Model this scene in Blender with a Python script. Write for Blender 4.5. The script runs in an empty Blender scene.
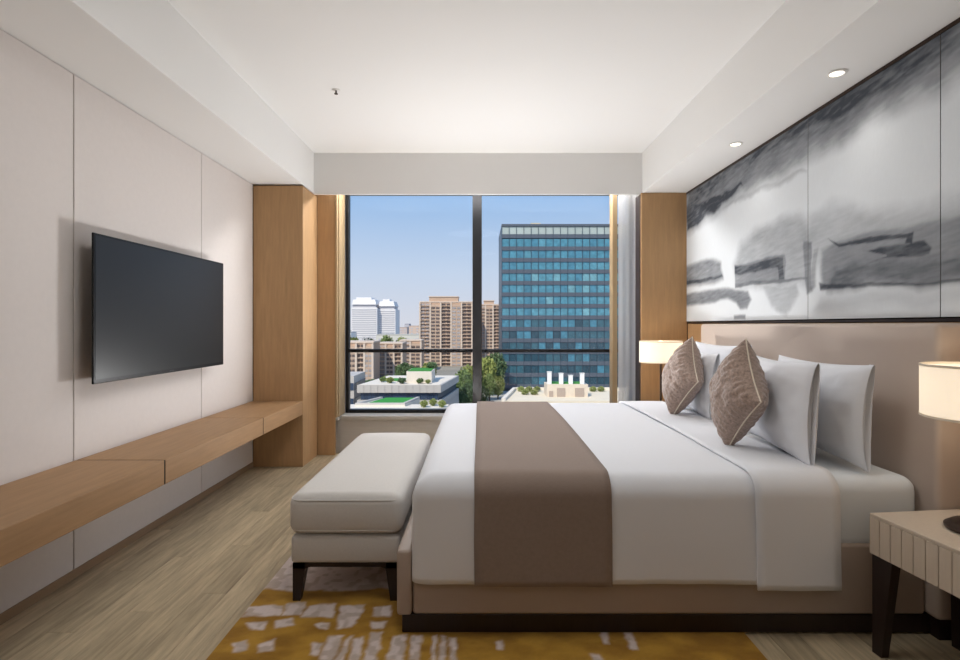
import bpy, bmesh, math, random
import numpy as np
from mathutils import Vector, Matrix, noise

random.seed(7)
SC = bpy.context.scene
COL = SC.collection

# ------------------------------------------------------------------ camera
F = 520.0            # focal length in pixels of the 960 x 660 frame
CZ = 1.25            # eye height
cam_d = bpy.data.cameras.new('camera')
cam = bpy.data.objects.new('camera', cam_d)
COL.objects.link(cam)
cam.location = (0, 0, CZ)
cam.rotation_euler = (math.pi / 2, 0, 0)
cam_d.sensor_width = 36.0
cam_d.lens = 36.0 * F / 960.0
cam_d.shift_y = -5.0 / 960.0
cam_d.clip_end = 5000
SC.camera = cam

# ------------------------------------------------------------------ sky, sun, exposure
SC.view_settings.view_transform = 'Standard'
SC.view_settings.look = 'None'
SC.view_settings.gamma = 1.0
SC.view_settings.use_curve_mapping = False
SC.view_settings.exposure = 0.0

w = bpy.data.worlds.new('sky')
SC.world = w
w.use_nodes = True
nt = w.node_tree
nt.nodes.clear()
o_ = nt.nodes.new('ShaderNodeOutputWorld')
bg = nt.nodes.new('ShaderNodeBackground')
tc = nt.nodes.new('ShaderNodeTexCoord')
sx = nt.nodes.new('ShaderNodeSeparateXYZ')
rp = nt.nodes.new('ShaderNodeValToRGB')
nt.links.new(tc.outputs['Generated'], sx.inputs[0])
nt.links.new(sx.outputs['Z'], rp.inputs[0])
nt.links.new(rp.outputs[0], bg.inputs[0])
nt.links.new(bg.outputs[0], o_.inputs[0])
rp.color_ramp.elements[0].position = 0.0
rp.color_ramp.elements[0].color = (0.70, 0.71, 0.80, 1)
rp.color_ramp.elements[1].position = 1.0
rp.color_ramp.elements[1].color = (0.13, 0.30, 0.68, 1)
for p_, c_ in ((0.10, (0.58, 0.68, 0.86)), (0.25, (0.31, 0.51, 0.83))):
    e_ = rp.color_ramp.elements.new(p_)
    e_.color = (*c_, 1)
bg.inputs[1].default_value = 1.0

sun_d = bpy.data.lights.new('sun', 'SUN')
sun = bpy.data.objects.new('sun', sun_d)
COL.objects.link(sun)
sun_d.energy = 3.8
sun_d.angle = math.radians(1.0)
sun_d.color = (1.0, 0.90, 0.76)
sun.location = (0, -5, 60)
sun.rotation_euler = Vector((0.50, 0.80, -1.0)).to_track_quat('-Z', 'Y').to_euler()

P_CEIL = 10.0        # added ceiling lamps, out of view, that lift the room's brightness
P_POCKET = 62.0      # added fill light hidden in the curtain pocket above the window
P_SPOT = 3.8
P_UP = 60.0           # added uplighter hidden behind the bed to brighten the ceiling
P_LAMP = 0.9


def area(name, loc, sx_, sy_, power, rot, color=(1, 0.988, 0.98), shape='RECTANGLE', parent=None):
    d = bpy.data.lights.new(name, 'AREA')
    d.shape = shape
    d.size = sx_
    d.size_y = sy_
    d.energy = power
    d.color = color
    o = bpy.data.objects.new(name, d)
    COL.objects.link(o)
    o.location = loc
    o.rotation_euler = rot
    if parent:
        o.parent = parent
    return o


# ------------------------------------------------------------------ materials
MATS = {}


def lin(r, g, b):
    f = lambda c: (c / 255 / 12.92) if c <= 10 else ((c / 255 + 0.055) / 1.055) ** 2.4
    return (f(r), f(g), f(b), 1)


def mat(name, col=(200, 200, 200), rough=0.6, metal=0.0, spec=0.3, vary=0.0, vscale=8.0, stretch=(1, 1, 1),
        bump=0.0, bscale=200.0, bstretch=(1, 1, 1), per_obj=0.0, coords='Object', emit=None, estr=0.0, alpha=None, sheen=0.0):
    if name in MATS:
        return MATS[name]
    m = bpy.data.materials.new(name)
    m.use_nodes = True
    t = m.node_tree
    b = t.nodes['Principled BSDF']
    b.inputs['Roughness'].default_value = rough
    b.inputs['Metallic'].default_value = metal
    b.inputs['Specular IOR Level'].default_value = spec
    if sheen:
        b.inputs['Sheen Weight'].default_value = sheen
    c = lin(*col)
    b.inputs['Base Color'].default_value = c
    if vary or bump or per_obj:
        tc = t.nodes.new('ShaderNodeTexCoord')
    last = None
    if vary:
        mp = t.nodes.new('ShaderNodeMapping')
        mp.inputs['Scale'].default_value = stretch
        t.links.new(tc.outputs[coords], mp.inputs[0])
        src = mp.outputs[0]
        if per_obj:
            oi = t.nodes.new('ShaderNodeObjectInfo')
            ml = t.nodes.new('ShaderNodeMath')
            ml.operation = 'MULTIPLY'
            ml.inputs[1].default_value = 57.0
            t.links.new(oi.outputs['Random'], ml.inputs[0])
            ad = t.nodes.new('ShaderNodeVectorMath')
            ad.operation = 'ADD'
            t.links.new(src, ad.inputs[0])
            t.links.new(ml.outputs[0], ad.inputs[1])
            src = ad.outputs[0]
        n = t.nodes.new('ShaderNodeTexNoise')
        n.inputs['Scale'].default_value = vscale
        n.inputs['Detail'].default_value = 6
        n.inputs['Roughness'].default_value = 0.62
        t.links.new(src, n.inputs['Vector'])
        r = t.nodes.new('ShaderNodeValToRGB')
        r.color_ramp.elements[0].position = 0.3
        r.color_ramp.elements[1].position = 0.7
        r.color_ramp.elements[0].color = tuple(max(0, x * (1 - vary)) for x in c[:3]) + (1,)
        r.color_ramp.elements[1].color = tuple(min(1, x * (1 + vary)) for x in c[:3]) + (1,)
        t.links.new(n.outputs[0], r.inputs[0])
        last = r.outputs[0]
    if per_obj:
        oi2 = t.nodes.new('ShaderNodeObjectInfo')
        mr = t.nodes.new('ShaderNodeMapRange')
        mr.inputs['To Min'].default_value = 1 - per_obj
        mr.inputs['To Max'].default_value = 1 + per_obj
        t.links.new(oi2.outputs['Random'], mr.inputs[0])
        hs = t.nodes.new('ShaderNodeHueSaturation')
        t.links.new(mr.outputs[0], hs.inputs['Value'])
        if last is not None:
            t.links.new(last, hs.inputs['Color'])
        else:
            hs.inputs['Color'].default_value = c
        last = hs.outputs[0]
    if last is not None:
        t.links.new(last, b.inputs['Base Color'])
    if bump:
        mp = t.nodes.new('ShaderNodeMapping')
        mp.inputs['Scale'].default_value = bstretch
        t.links.new(tc.outputs[coords], mp.inputs[0])
        n = t.nodes.new('ShaderNodeTexNoise')
        n.inputs['Scale'].default_value = bscale
        n.inputs['Detail'].default_value = 3
        t.links.new(mp.outputs[0], n.inputs['Vector'])
        bp = t.nodes.new('ShaderNodeBump')
        bp.inputs['Strength'].default_value = bump
        bp.inputs['Distance'].default_value = 0.002
        t.links.new(n.outputs[0], bp.inputs['Height'])
        t.links.new(bp.outputs[0], b.inputs['Normal'])
    if emit:
        b.inputs['Emission Color'].default_value = lin(*emit)
        b.inputs['Emission Strength'].default_value = estr
    MATS[name] = m
    return m


def glass_mat(name, tint=(1, 1, 1), refl=0.06):
    m = bpy.data.materials.new(name)
    m.use_nodes = True
    t = m.node_tree
    t.nodes.clear()
    o = t.nodes.new('ShaderNodeOutputMaterial')
    mx = t.nodes.new('ShaderNodeMixShader')
    tr = t.nodes.new('ShaderNodeBsdfTransparent')
    gl = t.nodes.new('ShaderNodeBsdfGlossy')
    gl.inputs['Roughness'].default_value = 0.02
    tr.inputs[0].default_value = (*tint, 1)
    mx.inputs[0].default_value = refl
    t.links.new(tr.outputs[0], mx.inputs[1])
    t.links.new(gl.outputs[0], mx.inputs[2])
    t.links.new(mx.outputs[0], o.inputs[0])
    return m


def attr_mat(name, rough=0.7, bump=0.0, bscale=300.0, spec=0.2, sheen=0.0):
    m = mat(name, (200, 200, 200), rough, spec=spec, bump=bump, bscale=bscale, sheen=sheen)
    t = m.node_tree
    a = t.nodes.new('ShaderNodeAttribute')
    a.attribute_name = 'print'
    t.links.new(a.outputs['Color'], t.nodes['Principled BSDF'].inputs['Base Color'])
    return m


M_CEIL = mat('white_plaster', (236, 235, 233), 0.9, spec=0.1)
M_WALLP = mat('wall_fabric_panel', (224, 217, 213), 0.8, spec=0.15, vary=0.015, vscale=30, bump=0.15, bscale=400, bstretch=(1, 1, 3))
M_GROOVE = mat('dark_groove', (70, 62, 58), 0.8)
M_WOODV = mat('oak_veneer_upright', (184, 148, 108), 0.5, spec=0.2, vary=0.10, vscale=7, stretch=(6, 6, 0.5), bump=0.06, bscale=60, bstretch=(8, 8, 0.3))
M_WOODH = mat('oak_veneer_lengthwise', (166, 131, 95), 0.5, spec=0.2, vary=0.11, vscale=7, stretch=(6, 0.5, 6), bump=0.06, bscale=60, bstretch=(8, 0.3, 8))
M_REV = mat('reveal_veneer', (170, 146, 112), 0.6, spec=0.15, vary=0.06, vscale=7, stretch=(6, 6, 0.5))
M_BASE = mat('baseboard_brown', (150, 124, 98), 0.5)
M_PLANK = mat('floor_oak_plank', (180, 163, 134), 0.42, spec=0.3, vary=0.30, vscale=9, stretch=(5, 0.4, 1), bump=0.10, bscale=70, bstretch=(9, 0.3, 1), per_obj=0.13)
M_SUB = mat('floor_joint', (70, 60, 48), 0.9)
M_STONE = mat('sill_stone', (196, 190, 182), 0.5, vary=0.06, vscale=12, stretch=(0.6, 1, 3))
M_FRAME = mat('window_metal', (38, 38, 40), 0.4, metal=0.3)
M_WHITEF = mat('white_trim', (232, 230, 226), 0.5)
M_GLASS = glass_mat('window_glass', (0.98, 0.99, 0.985), 0.004)
M_SHEET = mat('white_cotton', (233, 234, 238), 0.75, spec=0.15, bump=0.08, bscale=500, sheen=0.1)
M_SHEET2 = mat('white_cotton_fitted', (224, 229, 234), 0.75, spec=0.15, bump=0.05, bscale=500)
M_RUN = mat('taupe_runner', (150, 133, 122), 0.85, spec=0.1, vary=0.06, vscale=60, stretch=(1, 6, 1), bump=0.3, bscale=260, bstretch=(1, 5, 5), sheen=0.15)
M_LEATH = mat('beige_leather', (192, 176, 164), 0.5, spec=0.3, bump=0.08, bscale=260)
M_RAIL = mat('beige_leather_rail', (180, 164, 152), 0.5, spec=0.3, bump=0.08, bscale=260)
M_BENCH = mat('bench_linen', (214, 210, 205), 0.85, spec=0.1, vary=0.03, vscale=120, bump=0.25, bscale=420)
M_DARKW = mat('dark_walnut', (44, 32, 28), 0.4, spec=0.35, vary=0.15, vscale=20, stretch=(4, 4, 0.5))
M_CUSH = mat('taupe_chenille', (160, 138, 125), 0.65, spec=0.25, vary=0.38, vscale=85, bump=0.5, bscale=110, sheen=0.35)
M_PIPE = mat('cream_piping', (226, 214, 196), 0.5)
M_STAND = mat('nightstand_board', (205, 190, 172), 0.5, spec=0.3, vary=0.04, vscale=16, stretch=(6, 6, 0.6))
M_BRONZE = mat('dark_bronze', (62, 48, 40), 0.35, metal=0.6)
M_TVB = mat('tv_plastic', (14, 14, 15), 0.35)
M_TVS = mat('tv_glass', (12, 12, 12), 0.3, spec=0.5)
M_METAL = mat('grey_metal', (150, 150, 150), 0.35, metal=0.9)
M_DLENS = mat('downlight_lens', (255, 250, 240), 0.5, emit=(255, 244, 226), estr=3.0)
M_BLACK = mat('shadow_gap', (28, 24, 22), 0.9)

# ------------------------------------------------------------------ builders


def tag(o, label=None, cat=None, group=None, kind=None):
    if label:
        o['label'] = label
    if cat:
        o['category'] = cat
    if group:
        o['group'] = group
    if kind:
        o['kind'] = kind
    return o


def empty(name, loc, label=None, cat=None, group=None, kind=None, rz=0.0):
    o = bpy.data.objects.new(name, None)
    COL.objects.link(o)
    o.location = loc
    o.rotation_euler = (0, 0, rz)
    o.empty_display_size = 0.1
    return tag(o, label, cat, group, kind)


def wloc(o):
    v = Vector(o.location)
    p = o.parent
    while p:
        v = v + Vector(p.location)
        p = p.parent
    return v


def link(name, me, m, parent=None, loc=(0, 0, 0), smooth=False):
    o = bpy.data.objects.new(name, me)
    COL.objects.link(o)
    if m is not None and len(me.materials) == 0:
        me.materials.append(m)
    o.location = loc
    o.parent = parent
    if smooth:
        me.polygons.foreach_set('use_smooth', [True] * len(me.polygons))
        me.set_sharp_from_angle(angle=math.radians(40))
    return o


class B:
    """collects shapes in world metres; build() makes ONE mesh object"""

    def __init__(self):
        self.bm = bmesh.new()

    def box(self, x0, x1, y0, y1, z0, z1, bev=0.0, seg=2):
        g = bmesh.ops.create_cube(self.bm, size=1.0)
        vs = g['verts']
        bmesh.ops.scale(self.bm, vec=(x1 - x0, y1 - y0, z1 - z0), verts=vs)
        bmesh.ops.translate(self.bm, vec=((x0 + x1) / 2, (y0 + y1) / 2, (z0 + z1) / 2), verts=vs)
        if bev:
            es = list({e for v in vs for e in v.link_edges})
            bmesh.ops.bevel(self.bm, geom=es, offset=bev, segments=seg, profile=0.5, affect='EDGES')
        return self

    def prism(self, pts, a0, a1, axis='y'):
        """polygon pts swept along an axis"""
        mk = {'y': lambda p, a: (p[0], a, p[1]), 'x': lambda p, a: (a, p[0], p[1]), 'z': lambda p, a: (p[0], p[1], a)}[axis]
        v0 = [self.bm.verts.new(mk(p, a0)) for p in pts]
        v1 = [self.bm.verts.new(mk(p, a1)) for p in pts]
        n = len(pts)
        self.bm.faces.new(v0)
        self.bm.faces.new(v1[::-1])
        for i in range(n):
            self.bm.faces.new((v0[i], v1[i], v1[(i + 1) % n], v0[(i + 1) % n]))
        bmesh.ops.recalc_face_normals(self.bm, faces=self.bm.faces[:])
        return self

    def taper(self, bot, top, z0, z1):
        """frustum between two rectangles (x0,x1,y0,y1)"""
        q = lambda r, z: [self.bm.verts.new((x, y, z)) for x, y in ((r[0], r[2]), (r[1], r[2]), (r[1], r[3]), (r[0], r[3]))]
        a, b = q(bot, z0), q(top, z1)
        self.bm.faces.new(a[::-1])
        self.bm.faces.new(b)
        for i in range(4):
            self.bm.faces.new((a[i], a[(i + 1) % 4], b[(i + 1) % 4], b[i]))
        return self

    def lathe(self, prof, cx, cy, seg=32, cap=True):
        rings = []
        for r, z in prof:
            rings.append([self.bm.verts.new((cx + r * math.cos(2 * math.pi * k / seg), cy + r * math.sin(2 * math.pi * k / seg), z)) for k in range(seg)])
        for i in range(len(rings) - 1):
            for k in range(seg):
                self.bm.faces.new((rings[i][k], rings[i][(k + 1) % seg], rings[i + 1][(k + 1) % seg], rings[i + 1][k]))
        if cap:
            self.bm.faces.new(rings[0][::-1])
            self.bm.faces.new(rings[-1])
        bmesh.ops.recalc_face_normals(self.bm, faces=self.bm.faces[:])
        return self

    def tube(self, pts, r, seg=8, closed=False):
        rings = []
        n = len(pts)
        for i, p in enumerate(pts):
            p = Vector(p)
            a = Vector(pts[(i - 1) % n] if (closed or i > 0) else pts[i])
            b = Vector(pts[(i + 1) % n] if (closed or i < n - 1) else pts[i])
            d = (b - a).normalized()
            u = d.orthogonal().normalized() if i == 0 else (u - d * u.dot(d)).normalized()
            v = d.cross(u)
            rings.append([self.bm.verts.new(p + r * (math.cos(2 * math.pi * k / seg) * u + math.sin(2 * math.pi * k / seg) * v)) for k in range(seg)])
        rng = range(n) if closed else range(n - 1)
        for i in rng:
            A, C = rings[i], rings[(i + 1) % n]
            for k in range(seg):
                self.bm.faces.new((A[k], A[(k + 1) % seg], C[(k + 1) % seg], C[k]))
        if not closed:
            self.bm.faces.new(rings[0][::-1])
            self.bm.faces.new(rings[-1])
        bmesh.ops.recalc_face_normals(self.bm, faces=self.bm.faces[:])
        return self

    def build(self, name, m, parent=None, loc=None, smooth=False, local=False):
        """loc = world origin for a top-level object; parts take the parent's origin"""
        off = Vector((0, 0, 0))
        if not local:
            off = wloc(parent) if parent is not None else Vector(loc or (0, 0, 0))
            bmesh.ops.translate(self.bm, vec=-off, verts=self.bm.verts[:])
        me = bpy.data.meshes.new(name)
        self.bm.to_mesh(me)
        self.bm.free()
        o = link(name, me, m, parent, (0, 0, 0) if parent is not None else off, smooth)
        return o


def pydata(name, verts, faces, m, parent=None, loc=(0, 0, 0), smooth=True):
    off = wloc(parent) if parent is not None else Vector(loc)
    me = bpy.data.meshes.new(name)
    me.from_pydata([(v[0] - off[0], v[1] - off[1], v[2] - off[2]) for v in verts], [], faces)
    me.update()
    return link(name, me, m, parent, (0, 0, 0) if parent is not None else off, smooth)


def vnoise(x, y, seed=0):
    """value noise on numpy arrays, 0..1"""
    xi, yi = np.floor(x).astype(np.int64), np.floor(y).astype(np.int64)
    fx, fy = x - xi, y - yi
    fx, fy = fx * fx * (3 - 2 * fx), fy * fy * (3 - 2 * fy)

    def h(a, b):
        n = (a * 374761393 + b * 668265263 + seed * 982451653) & 0x7fffffff
        n = ((n ^ (n >> 13)) * 1274126177) & 0x7fffffff
        return ((n ^ (n >> 16)) & 0xffff) / 65535.0
    return (h(xi, yi) * (1 - fx) + h(xi + 1, yi) * fx) * (1 - fy) + (h(xi, yi + 1) * (1 - fx) + h(xi + 1, yi + 1) * fx) * fy


def fbm(x, y, seed=0, oct=4):
    s, a, t = 0, 0.5, 0
    for k in range(oct):
        s = s + a * vnoise(x * 2 ** k, y * 2 ** k, seed + k)
        t += a
        a *= 0.5
    return s / t


def poly_sd(px, py, poly):
    """signed distance (negative inside) of arrays to a polygon"""
    d = np.full(px.shape, 1e9)
    inside = np.zeros(px.shape, bool)
    n = len(poly)
    for i in range(n):
        ax, ay = poly[i]
        bx, by = poly[(i + 1) % n]
        ex, ey = bx - ax, by - ay
        t = np.clip(((px - ax) * ex + (py - ay) * ey) / (ex * ex + ey * ey + 1e-12), 0, 1)
        d = np.minimum(d, np.hypot(px - ax - t * ex, py - ay - t * ey))
        c = ((ay > py) != (by > py)) & (px < ex * (py - ay) / (ey if abs(ey) > 1e-9 else 1e-9) + ax)
        inside ^= c
    return np.where(inside, -d, d)


# ------------------------------------------------------------------ the room
XL, XR = -2.00, 1.945        # faces of the two side walls
YB, YW = -1.7, 5.25          # back wall, window plane
ZS, ZC = 2.49, 2.866         # soffit and ceiling heights

fl = B().box(XL - .25, XR + .25, YB - .2, YW + .25, -0.20, -0.012).build('floor', M_SUB, loc=(0, 1.5, -0.012))
tag(fl, 'floor of narrow greyish oak planks running towards the window', 'floor', kind='structure')
PW = 0.1172
cols = []
x = XL
k = 0
while x < XR - 0.01:
    x1 = min(x + PW, XR)
    L = 1.22
    y = YB - ((k * 0.437) % 1.0) * L
    while y < 5.1:
        y0, y1 = max(y, YB), min(y + L, 5.09)
        if y1 - y0 > 0.02:
            B().box(x + .0008, x1 - .0008, y0 + .0008, y1 - .0008, -0.012, 0.0).build('plank', M_PLANK, fl)
        y += L
    x = x1
    k += 1

# left wall: upholstered panels with open joints
wl = B().box(XL - .25, XL - .02, YB - .2, YW + .25, -0.2, 3.0).build('wall_left', M_GROOVE, loc=(XL - .1, 2, 0))
tag(wl, 'left wall clad in tall pale grey-beige panels behind the television', 'wall', kind='structure')
joints = [YB, -0.96, 0.215, 1.39, 2.56, 3.735, 4.58]
for a, b in zip(joints[:-1], joints[1:]):
    B().box(XL - .02, XL, a + .003, b - .003, 0.045, ZS - .004, 0.002, 1).build('wall_panel', M_WALLP, wl)
bl = B().box(XL - .02, XL + .006, YB, 4.58, 0.0005, 0.045, 0.002, 1).build('baseboard_left', M_BASE, loc=(XL, 2, 0))
tag(bl, 'low brown baseboard under the pale panelled wall', 'baseboard', kind='structure')

# right wall core, wainscot
wr = B().box(XR + .03, XR + .28, YB - .2, YW + .25, -0.2, 3.0).build('wall_right', M_BLACK, loc=(XR + .1, 2, 0))
tag(wr, 'right wall behind the bed with wood below and mural above', 'wall', kind='structure')
for a, b in ((YB, 0.35), (0.35, 2.03), (2.03, 4.86)):
    B().box(XR - .005, XR + .03, a + .002, b - .002, 0.0005, 1.262, .002, 1).build('wainscot_panel', M_WOODV, wr)
B().box(XR - .012, XR + .03, YB, 4.86, 1.264, 1.278, .002, 1).build('wainscot_cap', M_DARKW, wr)

wb = B().box(XL - .25, XR + .28, YB - .2, YB, -0.2, 3.0).build('wall_back', M_WALLP, loc=(0, YB - .1, 0))
tag(wb, 'plain wall at the entrance end of the room', 'wall', kind='structure')

ce = B().box(XL - .25, XR + .28, YB - .2, YW + .25, ZC, ZC + .2).build('ceiling', M_CEIL, loc=(0, 2, ZC))
tag(ce, 'flat white plaster ceiling between the two side soffits', 'ceiling', kind='structure')
XSL, XSR = -1.56, 1.525
s1 = B().box(XL - .02, XSL, YB, 4.885, ZS, ZC + .01).build('ceiling_soffit', M_CEIL, loc=((XL + XSL) / 2, 2, ZS))
tag(s1, 'long white dropped soffit above the television wall', 'soffit', kind='structure')
B().box(XSL - .012, XSL + .004, YB, 4.885, ZS - .004, ZS + .02, .002, 1).build('soffit_edge', M_CEIL, s1)
s2 = B().box(XSR, XR + .03, YB, 4.885, ZS, ZC + .01).build('ceiling_soffit', M_CEIL, loc=((XR + XSR) / 2, 2, ZS))
tag(s2, 'long white dropped soffit with downlights above the mural wall', 'soffit', kind='structure')
B().box(XSR - .004, XSR + .012, YB, 4.885, ZS - .004, ZS + .02, .002, 1).build('soffit_edge', M_CEIL, s2)
s3 = B().box(XL - .02, XR + .03, 4.885, 4.915, ZS - .01, ZC + .01).build('ceiling_beam', M_CEIL, loc=(0, 4.94, ZS))
tag(s3, 'white beam crossing the ceiling above the window', 'beam', kind='structure')

# window wall
wf = empty('wall_far', (0, 5.35, 0), 'outer wall around the wide window, stone-faced below the sill', 'wall', kind='structure')
B().box(XL - .25, XR + .28, 5.10, YW + .25, -0.2, 0.325).build('wall_below_sill', M_STONE, wf)
B().box(XL - .25, -1.376, 5.032, YW + .25, 0.325, 3.0).build('wall_pier', M_WHITEF, wf)
B().box(1.56, XR + .28, 5.16, YW + .25, 0.325, 3.0).build('wall_pier', M_WHITEF, wf)
B().box(-1.36, 1.56, YW + .02, YW + .25, 2.62, 3.0).build('wall_lintel', M_WHITEF, wf)
sl = B().box(-1.36, 1.56, 5.075, YW + .03, 0.325, 0.361, .004, 2).build('window_sill', M_STONE, wf)

# window: frame, mullion, transoms, four panes
wn = empty('window_1', (0, YW + .04, 0.36), 'wide dark-framed window looking onto city buildings', 'window', kind='structure')
y0, y1 = YW, YW + .07
xa, xb, mz0, mz1 = -1.36, 1.56, 0.362, 2.62
B().box(xa, xa + .035, y0, y1, mz0, mz1, .003, 1).build('frame_jamb', M_FRAME, wn)
B().box(xb - .05, xb, y0, y1, mz0, mz1, .003, 1).build('frame_jamb', M_FRAME, wn)
B().box(xa + .036, xb - .051, y0, y1, mz0, mz0 + .035, .003, 1).build('frame_rail', M_FRAME, wn)
B().box(xa + .036, xb - .051, y0, y1, mz1 - .05, mz1, .003, 1).build('frame_rail', M_FRAME, wn)
mu = B().box(-0.075, 0.018, y0 - .05, y1, mz0 + .036, mz1 - .051, .003, 1).build('mullion', M_FRAME, wn)
B().box(xa + .036, -0.076, y0, y1, 0.972, 1.006, .003, 1).build('transom', M_FRAME, wn)
B().box(0.019, xb - .051, y0, y1, 0.972, 1.006, .003, 1).build('transom', M_FRAME, wn)
for (a, b) in ((xa + .036, -0.076), (0.019, xb - .051)):
    for (c, d) in ((mz0 + .036, 0.971), (1.007, mz1 - .051)):
        B().box(a, b, y0 + .03, y0 + .036, c, d).build('pane', M_GLASS, wn)

# window reveals
tl = empty('trim_1', (-1.45, 5.0, 0), 'narrow oak panel and reveal beside the window next to the oak column', 'trim', kind='structure')
B().box(-1.60, -1.392, 4.99, 5.02, 0.0005, ZC - .002, .002, 1).build('oak_panel', M_WOODV, tl)
B().box(-1.392, -1.372, 4.985, 5.03, 0.362, ZC - .002, .002, 1).build('edge_strip', M_REV, tl)
B().box(-1.374, -1.362, 5.03, YW - .002, 0.362, ZS + .1, .002, 1).build('reveal_board', M_REV, tl)
tr_ = B().box(1.300, 1.348, 5.10, 5.22, 0.362, ZS + .1, .002, 1).build('trim_2', M_REV, loc=(1.33, 5.13, 0.362))
tag(tr_, 'slim oak upright strip at the curtain side of the window', 'trim', kind='structure')

# oak column left of the window, oak panel right of it
cl = empty('oak_column', (-1.8, 4.79, 0), 'tall oak-veneered column at the end of the long wall shelf', 'column')
B().box(XL + .002, -1.56, 4.58, 4.985, 0.0005, ZS - .012, .003, 2).build('body', M_WOODV, cl)
B().box(XL + .012, -1.5605, 4.9855, 4.9895, 0.0005, ZS - .012).build('shadow_joint', M_BLACK, cl)
cr = empty('oak_panel', (1.72, 4.9, 0), 'upright oak wall panel between curtain and mural', 'panel')
B().box(1.508, XR - .007, 4.865, 4.884, 0.0005, ZS - .003, .002, 1).build('body', M_WOODV, cr)
B().box(1.500, 1.520, 4.8855, 5.02, 0.0005, ZS - .012, .002, 1).build('return_board', M_DARKW, cr)

# long wall shelf in three lengths
SH = [(-1.0, 1.39), (1.39, 2.575), (2.575, 3.745), (3.745, 4.578)]
sh = empty('wall_shelf', (-1.8, 2.5, 0.46), 'long floating oak shelf running under the television', 'shelf')
for i, (a, b) in enumerate(SH):
    dx = 0.0
    B().box(XL + .001, -1.56 + dx, a + .004, b - .004, 0.460, 0.582, .003, 2).build('shelf_section', M_WOODH, sh)

for yj in (1.39, 2.575, 3.745):
    B().box(XL + .001, -1.5605, yj - .0038, yj + .0038, 0.461, 0.5805).build('joint_strip', M_BLACK, sh)

# ------------------------------------------------------------------ ceiling fittings
def downlight(x, y, label):
    t = empty('downlight', (x, y, ZS), label, 'downlight', 'recessed downlights in the soffit above the mural')
    B().lathe([(0.030, ZS - .0015), (0.044, ZS - .0015), (0.046, ZS - .004), (0.036, ZS - .007), (0.030, ZS - .0015)], x, y, 28, cap=False).build('trim_ring', M_WHITEF, t, smooth=True)
    B().lathe([(0.029, ZS - .0045), (0.029, ZS - .0008)], x, y, 24).build('lens', M_DLENS, t)
    d = bpy.data.lights.new('downlight_beam', 'SPOT')
    d.energy = P_SPOT
    d.color = (1, 0.95, 0.89)
    d.spot_size = math.radians(105)
    d.spot_blend = 0.9
    d.shadow_soft_size = 0.03
    o = bpy.data.objects.new('downlight_beam', d)
    COL.objects.link(o)
    o.parent = t
    o.location = (0, 0, -0.012)


downlight(1.75, 3.56, 'small round white downlight in the mural-side soffit, closer to the window')
downlight(1.755, 2.56, 'small round white downlight in the mural-side soffit, over the middle panel')
downlight(1.755, 1.56, 'small round white downlight in the mural-side soffit, over the striped nightstand')
downlight(1.755, 0.56, 'small round white downlight in the mural-side soffit, towards the entrance')

sp = empty('sprinkler_head', (-0.99, 3.576, ZC), 'tiny dark sprinkler head in the white ceiling', 'sprinkler')
B().lathe([(0.026, ZC - .004), (0.026, ZC - .0003)], -0.99, 3.576, 20).build('plate', M_WHITEF, sp)
B().lathe([(0.006, ZC - .028), (0.013, ZC - .028), (0.013, ZC - .025), (0.005, ZC - .022), (0.006, ZC - .0045)], -0.99, 3.576, 14).build('nozzle', M_BRONZE, sp)

# drum ceiling lamps added out of view as extra light for the room
M_DIFF = mat('added_lamp_diffuser', (255, 250, 242), 0.6, emit=(255, 246, 236), estr=0.8)


def drum(x, y, r, power, label):
    t = empty('added_ceiling_lamp', (x, y, ZC), label, 'lamp', 'added ceiling lamps out of view')
    B().lathe([(r, ZC - .10), (r + .012, ZC - .10), (r + .012, ZC - .001), (r, ZC - .001), (r, ZC - .10)], x, y, 40, cap=False).build('rim', M_WHITEF, t, smooth=True)
    B().lathe([(r - .002, ZC - .075), (r - .002, ZC - .065)], x, y, 40).build('diffuser', M_DIFF, t)
    area('lamp_light', (0, 0, -0.085), 2 * r - .05, 2 * r - .05, power, (0, 0, 0), color=(0.93, 0.97, 1.0), shape='DISK', parent=t)


drum(-0.1, 1.85, 0.45, P_CEIL, 'added wide round ceiling lamp, out of view above the gold rug')
drum(-0.1, -0.6, 0.45, P_CEIL * .35, 'added wide round ceiling lamp, out of view near the entrance wall')

# light line added unseen behind the beam, boosts light from the window side
pk = empty('added_pocket_light', (0.0, 5.20, 2.63), 'added slim fill light, unseen in the curtain pocket above the window', 'lamp')
B().box(-1.15, 1.27, 5.205, 5.235, 2.58, 2.70, .003, 1).build('housing', M_WHITEF, pk)
area('pocket_fill_beam', (0.06, -.004, 0.01), 2.36, 0.10, P_POCKET, (math.radians(72), 0, math.pi), parent=pk)

# ------------------------------------------------------------------ mural
MX = 1.93


def wallpt(px, py):
    y = MX * F / (px - 480.0)
    return (y, CZ + (325.0 - py) * y / F)


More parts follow.
